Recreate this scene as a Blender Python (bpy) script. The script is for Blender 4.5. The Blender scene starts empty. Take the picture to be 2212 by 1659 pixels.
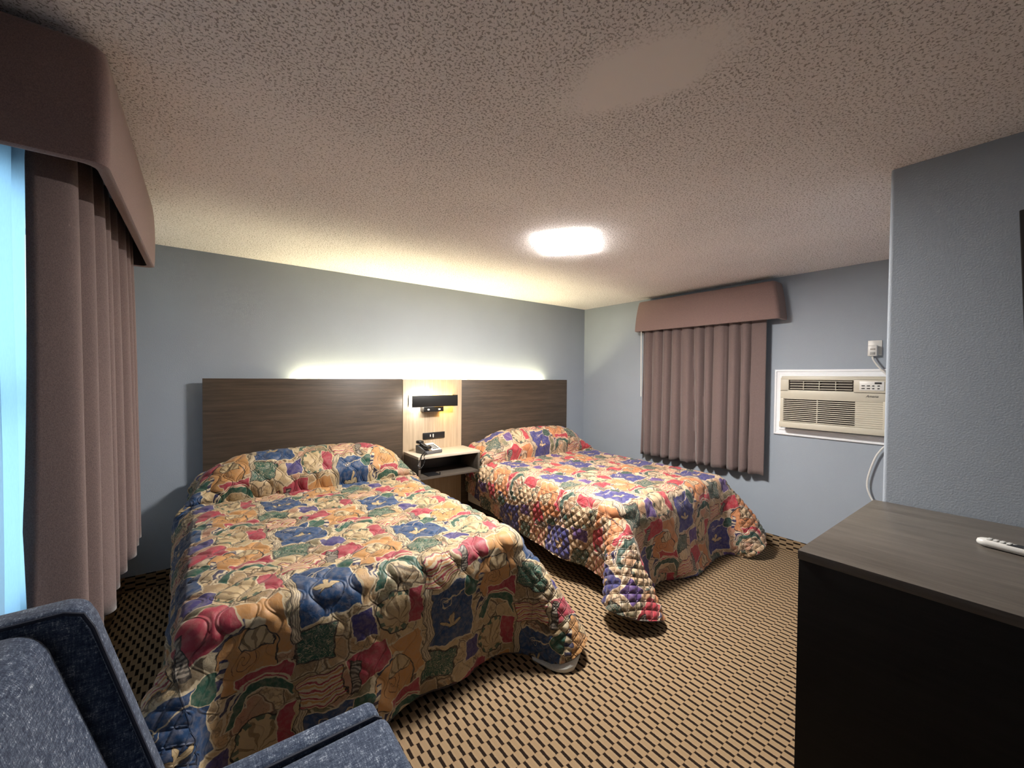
import bpy, bmesh, math, random
import numpy as np
from mathutils import Vector, Matrix
random.seed(7); np.random.seed(7)
SC = bpy.context.scene
COL = SC.collection
PI = math.pi

# ------------------------------------------------------------------ objects
def bm_new(): return bmesh.new()

def bx(bm, x0, x1, y0, y1, z0, z1, bev=0.0, seg=2, rot=None, piv=None):
    x0, x1 = sorted((x0, x1)); y0, y1 = sorted((y0, y1)); z0, z1 = sorted((z0, z1))
    vs = [bm.verts.new((x, y, z)) for x in (x0, x1) for y in (y0, y1) for z in (z0, z1)]
    F = [(0,1,3,2),(4,6,7,5),(0,4,5,1),(2,3,7,6),(0,2,6,4),(1,5,7,3)]
    fs = [bm.faces.new([vs[i] for i in f]) for f in F]
    allv = set(vs)
    if bev > 0:
        es = set(e for f in fs for e in f.edges)
        r = bmesh.ops.bevel(bm, geom=list(es), offset=bev, segments=seg, affect='EDGES', profile=0.5)
        allv = set(v for f in r['faces'] for v in f.verts) | set(v for v in vs if v.is_valid)
        for v in list(allv):
            for f in v.link_faces: allv |= set(f.verts)
    if rot is not None:
        bmesh.ops.rotate(bm, verts=list(allv), cent=piv or ((x0+x1)/2,(y0+y1)/2,(z0+z1)/2), matrix=rot)
    return list(allv)

def prism(bm, pts, axis, a0, a1, bev=0.0, seg=2):
    """extrude a polygon (2D pts) along axis 'x','y','z' from a0 to a1"""
    def P(p, a):
        if axis == 'x': return (a, p[0], p[1])
        if axis == 'y': return (p[0], a, p[1])
        return (p[0], p[1], a)
    A = [bm.verts.new(P(p, a0)) for p in pts]; B = [bm.verts.new(P(p, a1)) for p in pts]
    n = len(pts); fs = [bm.faces.new(A), bm.faces.new(B[::-1])]
    for i in range(n): fs.append(bm.faces.new((A[i], B[i], B[(i+1)%n], A[(i+1)%n])))
    bmesh.ops.recalc_face_normals(bm, faces=fs)
    if bev > 0:
        es = set(e for f in fs for e in f.edges)
        bmesh.ops.bevel(bm, geom=list(es), offset=bev, segments=seg, affect='EDGES', profile=0.5)

def tube(bm, pts, r, n=8, cap=True):
    pts = [Vector(p) for p in pts]; rings = []
    prevn = None
    for i, p in enumerate(pts):
        t = (pts[min(i+1, len(pts)-1)] - pts[max(i-1, 0)]).normalized()
        if prevn is None:
            a = Vector((0,0,1)) if abs(t.z) < .9 else Vector((1,0,0))
            nn = t.cross(a).normalized()
        else:
            nn = (prevn - t*prevn.dot(t)).normalized()
        prevn = nn; b = t.cross(nn)
        rr = r[i] if isinstance(r, (list, tuple)) else r
        rings.append([bm.verts.new(p + (nn*math.cos(k*2*PI/n) + b*math.sin(k*2*PI/n))*rr) for k in range(n)])
    for i in range(len(rings)-1):
        for k in range(n):
            bm.faces.new((rings[i][k], rings[i][(k+1)%n], rings[i+1][(k+1)%n], rings[i+1][k]))
    if cap:
        bm.faces.new(rings[0][::-1]); bm.faces.new(rings[-1])

def spline(pts, n=8):
    pts = [Vector(p) for p in pts]; out = []
    for i in range(len(pts)-1):
        p0 = pts[max(i-1,0)]; p1 = pts[i]; p2 = pts[i+1]; p3 = pts[min(i+2,len(pts)-1)]
        for k in range(n):
            t = k/n
            out.append(.5*((2*p1)+(p2-p0)*t+(2*p0-5*p1+4*p2-p3)*t*t+(3*p1-p0-3*p2+p3)*t**3))
    out.append(pts[-1]); return out

def cyl(bm, c, r, h, axis='z', n=20, bev=0):
    c = Vector(c)
    d = {'x':Vector((1,0,0)),'y':Vector((0,1,0)),'z':Vector((0,0,1))}[axis]
    tube(bm, [c-d*h/2, c+d*h/2], r, n)

def world_loc(o):
    v = Vector((0,0,0))
    while o: v = v + Vector(o.location); o = o.parent
    return v

def obj(name, bm, mat, parent=None, loc=None, smooth=True, ang=35):
    me = bpy.data.meshes.new(name)
    if isinstance(bm, bmesh.types.BMesh):
        bmesh.ops.recalc_face_normals(bm, faces=bm.faces[:])
        bm.to_mesh(me); bm.free()
    else: me = bm
    o = bpy.data.objects.new(name, me); COL.objects.link(o)
    if parent is not None:
        o.parent = parent; me.transform(Matrix.Translation(-world_loc(parent)))
    elif loc is not None:
        o.location = loc; me.transform(Matrix.Translation(-Vector(loc)))
    if mat: me.materials.append(mat)
    if smooth:
        me.polygons.foreach_set('use_smooth', [True]*len(me.polygons))
        me.set_sharp_from_angle(angle=math.radians(ang))
    me.update()
    return o

def tag(o, label, cat, group=None):
    o['label'] = label; o['category'] = cat
    if group: o['group'] = group
    return o

def thing(name, label, cat, loc, group=None):
    o = bpy.data.objects.new(name, None); COL.objects.link(o)
    o.location = loc; o.empty_display_size = .1
    return tag(o, label, cat, group)

def struct(name, bm, mat, loc=None, parent=None, **k):
    o = obj(name, bm, mat, parent, loc, **k)
    if parent is None: o['kind'] = 'structure'
    return o

# ------------------------------------------------------------------ shader maths
class S:
    """a float socket with operators; builds Math nodes"""
    def __init__(s, t, sock): s.t = t; s.k = sock
    def _m(s, op, *a, clamp=False):
        n = s.t.nodes.new('ShaderNodeMath'); n.operation = op; n.use_clamp = clamp
        for i, v in enumerate((s,)+a):
            if isinstance(v, S): s.t.links.new(v.k, n.inputs[i])
            else: n.inputs[i].default_value = float(v)
        return S(s.t, n.outputs[0])
    def __add__(s, o): return s._m('ADD', o)
    def __sub__(s, o): return s._m('SUBTRACT', o)
    def __mul__(s, o): return s._m('MULTIPLY', o)
    def __truediv__(s, o): return s._m('DIVIDE', o)
    __radd__ = __add__; __rmul__ = __mul__
    def __rsub__(s, o): return (s*-1.0)+o
    def abs(s): return s._m('ABSOLUTE')
    def floor(s): return s._m('FLOOR')
    def fract(s): return s._m('FRACT')
    def sin(s): return s._m('SINE')
    def max(s, o): return s._m('MAXIMUM', o)
    def min(s, o): return s._m('MINIMUM', o)
    def sqrt(s): return s._m('SQRT')
    def pow(s, o): return s._m('POWER', o)
    def atan2(s, o): return s._m('ARCTAN2', o)
    def step(s, lo, hi):
        """1 where value < lo falling to 0 at hi"""
        n = s.t.nodes.new('ShaderNodeMapRange'); n.interpolation_type = 'SMOOTHSTEP'
        s.t.links.new(s.k, n.inputs[0]); n.inputs[1].default_value = lo; n.inputs[2].default_value = hi
        n.inputs[3].default_value = 1; n.inputs[4].default_value = 0
        return S(s.t, n.outputs[0])

class Mat:
    def __init__(s, name):
        s.m = bpy.data.materials.new(name); s.m.use_nodes = True; s.t = s.m.node_tree
        s.t.nodes.clear()
        s.out = s.t.nodes.new('ShaderNodeOutputMaterial')
        s.b = s.t.nodes.new('ShaderNodeBsdfPrincipled')
        s.t.links.new(s.b.outputs[0], s.out.inputs[0])
    def N(s, typ, **k):
        n = s.t.nodes.new(typ)
        for a, v in k.items(): setattr(n, a, v)
        return n
    def link(s, a, b): s.t.links.new(a.k if isinstance(a, S) else a, b)
    def coord(s, kind='Object', scale=(1,1,1), rot=(0,0,0), loc=(0,0,0)):
        tc = s.N('ShaderNodeTexCoord'); mp = s.N('ShaderNodeMapping')
        s.link(tc.outputs[kind], mp.inputs[0]); mp.inputs[1].default_value = loc
        mp.inputs[2].default_value = rot; mp.inputs[3].default_value = scale
        return mp.outputs[0]
    def xyz(s, vec):
        n = s.N('ShaderNodeSeparateXYZ'); s.link(vec, n.inputs[0])
        return [S(s.t, n.outputs[i]) for i in range(3)]
    def noise(s, vec, scale, detail=3, rough=.5, dist=0.0):
        n = s.N('ShaderNodeTexNoise'); s.link(vec, n.inputs['Vector'])
        n.inputs['Scale'].default_value = scale; n.inputs['Detail'].default_value = detail
        n.inputs['Roughness'].default_value = rough; n.inputs['Distortion'].default_value = dist
        return n
    def nf(s, *a, **k): return S(s.t, s.noise(*a, **k).outputs[0])
    def vor(s, vec, scale, feature='F1'):
        n = s.N('ShaderNodeTexVoronoi', feature=feature); s.link(vec, n.inputs['Vector'])
        n.inputs['Scale'].default_value = scale; return n
    def rgb(s, c):
        n = s.N('ShaderNodeRGB'); n.outputs[0].default_value = (*c, 1); return n.outputs[0]
    def mix(s, a, b, f, mode='MIX'):
        n = s.N('ShaderNodeMix', data_type='RGBA', blend_type=mode)
        for v, i in ((a, 6), (b, 7)):
            if isinstance(v, tuple): n.inputs[i].default_value = (*v, 1)
            else: s.link(v, n.inputs[i])
        if isinstance(f, (float, int)): n.inputs[0].default_value = f
        else: s.link(f, n.inputs[0])
        return n.outputs[2]
    def ramp(s, f, stops):
        n = s.N('ShaderNodeValToRGB'); s.link(f, n.inputs[0]); cr = n.color_ramp
        while len(cr.elements) < len(stops): cr.elements.new(.5)
        for e, (p, c) in zip(cr.elements, stops): e.position = p; e.color = (*c, 1)
        return n.outputs[0]
    def bump(s, h, strength=.5, dist=.01, prev=None):
        n = s.N('ShaderNodeBump'); s.link(h, n.inputs['Height'])
        n.inputs['Strength'].default_value = strength; n.inputs['Distance'].default_value = dist
        if prev is not None: s.link(prev, n.inputs['Normal'])
        s.link(n.outputs[0], s.b.inputs['Normal']); return n.outputs[0]
    def color(s, c):
        if isinstance(c, tuple): s.b.inputs['Base Color'].default_value = (*c, 1)
        else: s.link(c, s.b.inputs['Base Color'])
    def set(s, rough=.5, spec=.5, metal=0, **k):
        s.b.inputs['Roughness'].default_value = rough
        s.b.inputs['Specular IOR Level'].default_value = spec
        s.b.inputs['Metallic'].default_value = metal
        for a, v in k.items(): s.b.inputs[a].default_value = v
        return s

def lin(r, g, b):
    f = lambda c: (c/255/12.92) if c/255 <= .04045 else ((c/255+.055)/1.055)**2.4
    return (f(r), f(g), f(b))

def plain(name, c, rough=.5, spec=.5, metal=0, nz=.06, nscale=30):
    m = Mat(name); v = m.coord()
    f = m.nf(v, nscale, 4)
    m.color(m.mix(tuple(x*(1-nz) for x in c), tuple(min(1, x*(1+nz)) for x in c), f))
    m.set(rough, spec, metal); return m.m

def emit(name, c, s):
    m = Mat(name); m.color((.9,.9,.9)); m.set(.4, .3)
    m.b.inputs['Emission Color'].default_value = (*c, 1); m.b.inputs['Emission Strength'].default_value = s
    return m.m

# ------------------------------------------------------------------ materials
def mat_paint(name, c, bump=.25):
    m = Mat(name); v = m.coord()
    f = m.nf(v, 3, 3)
    m.color(m.mix(tuple(x*.95 for x in c), tuple(x*1.05 for x in c), f))
    h = m.nf(v, 160, 3, .6)
    m.bump(h, bump, .004); m.set(.62, .35); return m.m

def mat_ceiling():
    m = Mat('popcorn_ceiling'); v = m.coord()
    x, y, z = m.xyz(v)
    # smooth repair patch in the texture
    wob = (m.nf(v, 5, 4)-.5)*.9
    dx = x+3.08; dy = y+3.09
    a = (dx*.94+dy*.34)/.15; b = (dx*-.34+dy*.94)/.25
    patch = ((a*a+b*b).sqrt()+wob+(m.nf(v, 60, 2)-.5)*.5).step(.70, 1.25)
    # the texture thins out towards the far wall
    rough_ = 1-patch
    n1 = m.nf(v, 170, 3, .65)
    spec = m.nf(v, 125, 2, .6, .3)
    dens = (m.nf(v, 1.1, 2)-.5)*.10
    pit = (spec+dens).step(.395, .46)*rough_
    h = n1*rough_*.6
    base = m.mix((.90,.87,.88), (.94,.915,.925), m.nf(v, 2.2, 3))
    col = m.mix(base, (.40,.365,.36), pit*.85)  # pits darkened in colour too, standing in for shade between the grains
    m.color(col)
    m.bump(h-pit*.7, .7, .006); m.set(.9, .1); return m.m

def mat_carpet(name, a0, a1):
    """staggered dashes: a0 = axis of the stacking, a1 = axis of the dash length"""
    m = Mat(name); v = m.coord(); c = dict(zip('xyz', m.xyz(v)))
    w = (m.nf(v, 90, 2)-.5)*.004
    s, l = c[a0]+w, c[a1]+w
    LEN, SP = .0545, .0435
    q = l/LEN; i = q.floor(); odd = (i*.5).fract()*2
    t = (s/SP+odd*.5).fract()
    dash = (t-.5).abs().step(.14, .17)
    qf = q.fract()
    ends = (qf-.5).abs().step(.475, .5)
    d = dash*ends
    # the fine looped ribs that run along each brick
    rib = ((t-.5).abs()*6.28*3.0).sin()*.5+.5
    speck = m.nf(v, 420, 2)
    tan = m.mix((.25,.172,.098), (.335,.243,.148), speck)
    tan = m.mix(tan, (.22,.145,.08), rib*.6)
    gap = (qf-.5).abs().step(.47, .495)
    tan = m.mix((.19,.12,.065), tan, gap)
    wear = m.nf(v, 2.5, 3)
    tan = m.mix(tan, m.mix(tan, (.28,.195,.117), .5), wear)
    m.color(m.mix(tan, (.016,.010,.007), d))
    m.bump((1-d)*.7+speck*.5, .55, .004); m.set(.95, .08); return m.m

def mat_wood(name, c0, c1, scale, rough=.45, spec=.4, bump=.12):
    m = Mat(name); v = m.coord(scale=scale)
    g = m.nf(v, 1.0, 6, .62, .35); g2 = m.nf(m.coord(scale=tuple(s*4.5 for s in scale)), 1.0, 3, .6)
    f = g*.65+g2*.35
    m.color(m.ramp(f, [(.30, c0), (.52, tuple((a+b)/2 for a, b in zip(c0, c1))), (.68, c1)]))
    m.bump(f, bump, .002); m.set(rough, spec); return m.m

def mat_cloth(name, c, rough=.85, weave=700, sheen=.25, amt=.3):
    m = Mat(name); v = m.coord()
    a = m.nf(m.coord(scale=(1,1,.22)), weave, 2); b = m.nf(m.coord(scale=(.3,.3,1)), weave, 2)
    f = (a+b)*.5
    m.color(m.mix(tuple(x*(1-amt) for x in c), tuple(x*(1+amt) for x in c), f.step(.62, .38)))
    m.bump(f, .25, .0015); m.set(rough, .15)
    m.b.inputs['Sheen Weight'].default_value = sheen; m.b.inputs['Sheen Roughness'].default_value = .5
    return m.m

def mat_denim():
    m = Mat('blue_woven_upholstery')
    a = m.nf(m.coord(scale=(1,.16,.16)), 330, 3, .6); b = m.nf(m.coord(scale=(.16,1,.16)), 330, 3, .6)
    c = m.nf(m.coord(scale=(.16,.16,1)), 330, 3, .6)
    f = (a+b+c)/3
    thr = m.nf(m.coord(), 420, 2, .6)
    g = f*.72+thr*.28
    m.color(m.ramp(g, [(.36, (.010,.017,.042)), (.47, (.034,.050,.090)), (.545, (.090,.118,.175)), (.62, (.40,.45,.53))]))
    m.bump(g, .55, .003); m.set(.9, .15)
    m.b.inputs['Sheen Weight'].default_value = .2
    return m.m

def mat_quilt(name, variant=0):
    m = Mat(name); uvn = m.N('ShaderNodeUVMap'); uvn.uv_map = 'cloth'
    v = uvn.outputs[0]
    nz = m.noise(v, 9, 2); sep = m.N('ShaderNodeSeparateColor'); m.link(nz.outputs['Color'], sep.inputs[0])
    nz2 = m.nf(v, 38, 2)
    X, Y, _ = m.xyz(v)
    X = X+(S(m.t, sep.outputs[0])-.5)*.085+(nz2-.5)*.016
    Y = Y+(S(m.t, sep.outputs[1])-.5)*.085-(nz2-.5)*.016
    W, H = .54, .62
    i = (X/W).floor(); odd = (i*.5).fract()*2
    A = ((X/W).fract()-.5)*W; B = ((Y/H+odd*.5).fract()-.5)*H
    if variant == 0:
        BLUE=(.016,.058,.155); NAVY=(.014,.020,.075); RED=(.36,.050,.075); GRN=(.018,.085,.058); ORA=(.52,.27,.105)
        CRM=(.54,.41,.235); TAN=(.33,.225,.12); PUR=(.055,.045,.17); BLK=(.02,.016,.015); OFF=(.60,.50,.34)
    else:
        BLUE=(.055,.055,.20); NAVY=(.03,.025,.09); RED=(.46,.055,.075); GRN=(.03,.075,.06); ORA=(.60,.25,.115)
        CRM=(.66,.47,.30); TAN=(.42,.25,.15); PUR=(.12,.065,.22); BLK=(.025,.016,.02); OFF=(.66,.52,.38)
    def box(cx, cy, hx, hy, r=0.0):
        x, y = A-cx, B-cy
        if r:
            c, s = math.cos(r), math.sin(r); x, y = x*c+y*s, y*c-x*s
        return (x.abs()-hx).max(y.abs()-hy)
    def circ(cx, cy, r):
        x, y = A-cx, B-cy; return (x*x+y*y).sqrt()-r
    def put(col, c, sdf, line=None, lw=.003):
        col = m.mix(col, c, sdf.step(-.0015, .0015))
        if line: col = m.mix(col, line, sdf.abs().step(lw*.6, lw*1.3))
        return col
    # ground: overlapping leaf-like cells in creams, tans and greens with fine drawn lines
    sk = m.nf(v, 15, 3, .55, 1.4); sk2 = m.nf(v, 26, 2, .5, 2.2)
    vc = m.N('ShaderNodeCombineXYZ'); m.link(X, vc.inputs[0]); m.link(Y, vc.inputs[1])
    cells = m.vor(vc.outputs[0], 9.5); cells.inputs['Randomness'].default_value = .85
    edge = m.vor(vc.outputs[0], 9.5, 'DISTANCE_TO_EDGE'); edge.inputs['Randomness'].default_value = .85
    cs = m.N('ShaderNodeSeparateColor'); m.link(cells.outputs['Color'], cs.inputs[0]); cr = S(m.t, cs.outputs[0])
    n_ = m.N('ShaderNodeValToRGB'); m.link(cr, n_.inputs[0]); n_.color_ramp.interpolation = 'CONSTANT'
    stops = [(0, CRM), (.30, TAN), (.48, tuple(x*1.15 for x in CRM)), (.62, tuple(a*.5+b*.5 for a, b in zip(ORA, CRM))), (.78, (.16,.15,.085)), (.88, tuple(a*.45+b*.55 for a, b in zip(RED, CRM)))]
    while len(n_.color_ramp.elements) < len(stops): n_.color_ramp.elements.new(.5)
    for e_, (p_, c_) in zip(n_.color_ramp.elements, stops): e_.position = p_; e_.color = (*c_, 1)
    col = n_.outputs[0]
    col = m.mix(col, m.mix(TAN, CRM, m.nf(v, 30, 3)), m.nf(v, 12, 3).step(.62, .42)*.45)
    ed = S(m.t, edge.outputs['Distance'])
    col = m.mix(col, OFF, (ed-.05).abs().step(.012, .022)*.8)
    col = m.mix(col, BLK, ed.step(.014, .028)*.75)
    vein = ((X*.7+Y)*170+sk*26).sin()
    col = m.mix(col, (.16,.10,.05), vein.step(-.86, -.6)*(cr*7.3).fract().step(.40, .42)*.55)
    col = m.mix(col, BLK, (sk-.5).abs().step(.003, .009)*.55); col = m.mix(col, BLK, (sk2-.42).abs().step(.003, .008)*.4)
    # peach ground right of the motif, stripes top left
    col = put(col, ORA, box(.17,.185,.10,.10,.1), OFF)
    st = box(-.17,.20,.085,.058,.12)
    col = put(col, OFF, st, BLK, .0025)
    yb = ((B-A*.12)/.026).fract()
    col = m.mix(col, ORA, st.step(-.002,.001)*(yb-.25).abs().step(.10,.14))
    col = m.mix(col, RED, st.step(-.002,.001)*(yb-.68).abs().step(.10,.14))
    # orange disc, dark spiral, checked rim
    cx, cy = .125, .10
    d = circ(cx, cy, .105); col = put(col, ORA, d, BLK, .003)
    rad = d+.105; th = (B-cy).atan2(A-cx)
    ring = (rad-.118).abs()
    ck = ((th*4.0).sin())
    rim = ring.step(.011,.013)*(th-2.1).abs().step(1.0,1.05)
    col = m.mix(col, OFF, rim); col = m.mix(col, NAVY, rim*(ck*-1).step(-.1,.1))
    spv = ((rad*150-th)*1.0).sin()
    col = m.mix(col, (.09,.03,.015), spv.abs().step(.12,.3)*rad.step(.045,.048)*.9)
    # leaf fan
    lf = circ(.16,.155,.05); ln = (((B-.11).atan2(A-.16))*11).sin()
    col = put(col, CRM, lf.max((B-.135)*-1), BLK, .002)
    col = m.mix(col, (.17,.11,.05), lf.max((B-.135)*-1).step(-.002,.0)*ln.step(-.7,-.4)*.8)
    # red band and navy below it
    col = put(col, RED, box(.185,.015,.085,.040,.10), OFF, .003)
    col = put(col, NAVY, box(.085,-.035,.036,.034,-.3), OFF, .003)
    # green arc
    d = circ(.175,-.115,.105); arc = (d.abs()-.018).max((B+.11)*-1)
    col = put(col, GRN, arc, OFF, .003)
    col = m.mix(col, OFF, (d-.030).abs().step(.003,.005)*((B+.11)*-1).step(0,.004))
    # cream fan with veins, dotted edge
    d = circ(.15,-.215,.088); col = put(col, CRM, d, BLK, .003)
    an = ((B+.27).atan2(A-.15)*10).sin()
    col = m.mix(col, (.20,.13,.06), d.step(-.014,-.01)*an.step(-.82,-.6)*.8)
    dots = ((((B+.215).atan2(A-.15))*12).sin())
    col = m.mix(col, GRN, (d+.009).abs().step(.006,.009)*dots.step(.0,.3)*.9)
    col = put(col, RED, (box(.245,-.21,.04,.075,.0)).max((A-.20)*-1-(B+.29)*.25), OFF, .003)
    # red square
    col = put(col, RED, box(.02,.245,.085,.058,.32), OFF, .003)
    # purple and dark green panels at the bottom left
    col = put(col, PUR, box(.005,-.225,.052,.055,.1), OFF, .003)
    g = box(-.185,-.232,.075,.062,-.1); col = put(col, GRN, g, BLK, .003)
    wv = m.nf(v, 30, 2, .5, 2.5)
    col = m.mix(col, OFF, g.step(-.004,0)*(wv-.5).abs().step(.012,.024)*.8)
    # big blue block with leaf, scroll
    bl = box(-.115,-.015,.115,.135,.06).min(box(-.07,.06,.07,.06,.0))
    col = put(col, BLUE, bl, OFF, .004)
    x, y = A+.125, B+.055
    rr = (x*x+y*y).sqrt(); t2 = y.atan2(x)
    star = rr-((t2*5+.8).sin()*.020+.036)
    star = star.max((y+.010)*-1)
    col = put(col, CRM, star, BLK, .0025)
    col = m.mix(col, (.25,.17,.08), star.step(-.004,0)*((t2*9).sin().abs()).step(.16,.35)*.75)
    x, y = A+.155, B-.055; rr = (x*x+y*y).sqrt(); t3 = y.atan2(x)
    sp = ((rr*230-t3)).sin()
    col = m.mix(col, OFF, sp.abs().step(.18,.42)*rr.step(.026,.029))
    sl = (B-.052-(A*14).sin()*.012-A*.28-.055).abs()
    col = m.mix(col, OFF, sl.step(.0022,.0042)*box(-.09,.06,.07,.05).step(0,.003))
    # green blob, checked strip, ladder strip
    col = put(col, GRN, circ(-.005,.085,.045), OFF, .002)
    stp = box(.043,.085,.013,.055,-.15)
    col = put(col, NAVY, stp); col = m.mix(col, OFF, stp.step(-.002,.001)*((B*190).sin()).step(-.1,.2))
    lad = box(-.045,.205,.017,.060,-.15)
    col = put(col, (.30,.26,.21), lad, BLK, .0025)
    col = m.mix(col, BLK, lad.step(-.002,.001)*((B*420).sin()).step(-.3,.2)*.85)
    # waved strip along the left of the block
    wx = A+.238+(B*26).sin()*.010
    stp = (wx.abs()-.018).max((B+.03).abs()-.17)
    col = put(col, OFF, stp, BLK, .002)
    col = m.mix(col, (.20,.15,.10), stp.step(-.001,.001)*((wx*620).sin()).step(-.35,.1)*.85)
    # faded, mottled printing
    mo = m.nf(v, 45, 4, .6)
    col = m.mix(col, m.mix(col, (.42,.34,.26), .35), mo.step(.62,.42)*.55)
    zn = m.N('ShaderNodeUVMap'); zn.uv_map = 'zone'; zs, zf, _ = m.xyz(zn.outputs[0])
    X0_, Y0_, _ = m.xyz(v)
    qu = X0_+(Y0_*21+1).sin()*.008; qv = Y0_+(X0_*17).sin()*.008
    def tri_sd(t, w): return ((t/w-((t/w)+.5).floor()).abs())*w
    w2 = .075; sv = (qv*(2*PI/.15)).sin()*.027
    # even and odd stitch lines swing in opposite phase
    de = tri_sd(qu-sv, 2*w2); do = tri_sd(qu-w2+sv, 2*w2); on = de.min(do)
    a_ = tri_sd(qu*.8+qv, .062); c_ = tri_sd(qu*.8-qv, .062); dm = a_.min(c_)
    side_ = (zs-.012).step(-.002, .002)*-1+1
    d_ = on*(1-side_)+dm*side_
    groove = d_.step(.0005, .0075)
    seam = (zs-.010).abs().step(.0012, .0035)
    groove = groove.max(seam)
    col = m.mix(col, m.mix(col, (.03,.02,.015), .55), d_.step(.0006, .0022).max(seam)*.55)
    hs = m.N('ShaderNodeHueSaturation'); hs.inputs['Value'].default_value = .84; hs.inputs['Saturation'].default_value = 1.04; m.link(col, hs.inputs['Color']); col = hs.outputs[0]
    m.color(col)
    m.bump(m.nf(v, 55, 3, .6, .5)*.35-groove*(1-zf*.6), .75, .006)
    m.set(.55, .35); m.b.inputs['Sheen Weight'].default_value = .12
    return m.m

M = {}
M['wall'] = mat_paint('grey_blue_paint', (.315,.36,.42))
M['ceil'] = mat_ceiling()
M['carpet'] = mat_carpet('carpet_floor', 'x', 'y')
M['carpet_yz'] = mat_carpet('carpet_cove_side', 'z', 'y')
M['carpet_xz'] = mat_carpet('carpet_cove_back', 'z', 'x')
M['wood_dark'] = mat_wood('dark_laminate', (.036,.026,.019), (.105,.076,.053), (1.6,30,38))
M['wood_light'] = mat_wood('pale_laminate', (.36,.27,.18), (.60,.48,.34), (55,40,1.6), .5)
M['wood_night'] = mat_wood('grey_brown_laminate', (.055,.045,.036), (.125,.105,.085), (2.2,34,45))
M['wood_top'] = mat_wood('nightstand_top_laminate', (.42,.36,.28), (.62,.55,.45), (3,45,30), .45)
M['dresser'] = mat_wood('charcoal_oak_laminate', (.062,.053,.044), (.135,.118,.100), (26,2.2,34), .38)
M['dresser_front'] = mat_wood('shaded_oak_laminate', (.006,.005,.0045), (.013,.011,.010), (30,1.8,34), .7, .25)  # shade on the unlit front and sides is put into this colour
M['mauve'] = mat_cloth('mauve_brown_drapery', (.165,.120,.115), .8, 900, .25, .22)
M['mauve_lit'] = mat_cloth('mauve_fabric_lit', (.235,.158,.145), .8, 900, .3, .2)  # curtain fabric again, lightened in colour for lamplight on the valances
M['liner'] = mat_cloth('shaded_lining', (.05,.045,.045), .8, 900, .1, .1)  # shadow under the valance put into the lining colour
M['denim'] = mat_denim()
M['piping'] = plain('navy_piping', (.012,.017,.035), .8)
M['white_trim'] = plain('white_gloss_moulding', (.84,.86,.90), .35, .5, 0, .03)
M['cream_plastic'] = plain('cream_plastic', (.56,.525,.435), .42, .4, 0, .04)
M['cream_dark'] = plain('dark_recess', (.035,.024,.018), .6)
M['white_plastic'] = plain('white_plastic', (.68,.68,.66), .35, .5, 0, .03)
M['black_plastic'] = plain('black_plastic', (.012,.012,.013), .35, .5)
M['grey_plastic'] = plain('grey_plastic', (.30,.30,.29), .45, .5)
M['phone'] = plain('dark_grey_plastic', (.10,.10,.105), .4, .5)
M['black_metal'] = plain('black_metal', (.010,.010,.010), .45, .5)
M['lining'] = mat_cloth('white_lining', (.62,.62,.58), .8, 600, .1, .1)
M['ticking'] = mat_cloth('mattress_ticking', (.55,.54,.50), .8, 500, .1, .1)
M['quilt_a'] = mat_quilt('printed_quilt', 0)
M['quilt_b'] = mat_quilt('printed_quilt_warm', 1)
M['binding'] = mat_cloth('dark_binding', (.06,.05,.05), .8, 500, .1, .1)

# ------------------------------------------------------------------ room
LX, HZ = -4.6, 2.44
YN = -7.2                                     # the wall behind the camera
PXW, PYW = -1.745, -3.405                     # the bathroom block that juts into the room
b = bm_new(); bx(b, LX-.15, .15, YN-.15, .15, -.1, 0); struct('floor', b, M['carpet'], smooth=False)
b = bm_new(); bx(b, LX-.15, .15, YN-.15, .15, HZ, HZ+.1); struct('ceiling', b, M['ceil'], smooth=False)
b = bm_new(); bx(b, LX-.15, .15, 0, .15, 0, HZ); struct('wall_back', b, M['wall'], smooth=False)
b = bm_new(); bx(b, 0, .15, YN-.15, 0, 0, HZ); struct('wall_right', b, M['wall'], smooth=False)
b = bm_new(); bx(b, LX-.15, 0, YN-.15, YN, 0, HZ); struct('wall_front', b, M['wall'], smooth=False)
# left wall with the window opening
WY0, WY1, WZ0, WZ1 = -2.20, -1.02, .81, 2.12
b = bm_new()
bx(b, LX-.15, LX, YN, WY0, 0, HZ); bx(b, LX-.15, LX, WY1, 0, 0, HZ)
bx(b, LX-.15, LX, WY0, WY1, 0, WZ0); bx(b, LX-.15, LX, WY0, WY1, WZ1, HZ)
struct('wall_left', b, M['wall'], smooth=False)
# jutting partition with a softly rounded outside corner
b = bm_new()
vs = []
pts = [(0, YN)]
rc = .016
pts = [(PXW, YN)] + [(PXW+rc-rc*math.cos(a), PYW-rc+rc*math.sin(a)) for a in np.linspace(0, PI/2, 7)] + [(0, PYW), (0, YN)]
prism(b, pts, 'z', 0, HZ)
struct('wall_partition', b, M['wall'], ang=20)

# carpeted cove base
b = bm_new(); bx(b, LX, -.008, -.008, 0, 0, .107); struct('baseboard_back', b, M['carpet_xz'], smooth=False)
b = bm_new(); bx(b, -.008, 0, PYW, 0, 0, .107); struct('baseboard_right', b, M['carpet_yz'], smooth=False)
b = bm_new(); bx(b, LX, LX+.008, YN, -.008, 0, .107); struct('baseboard_left', b, M['carpet_yz'], smooth=False)

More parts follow.
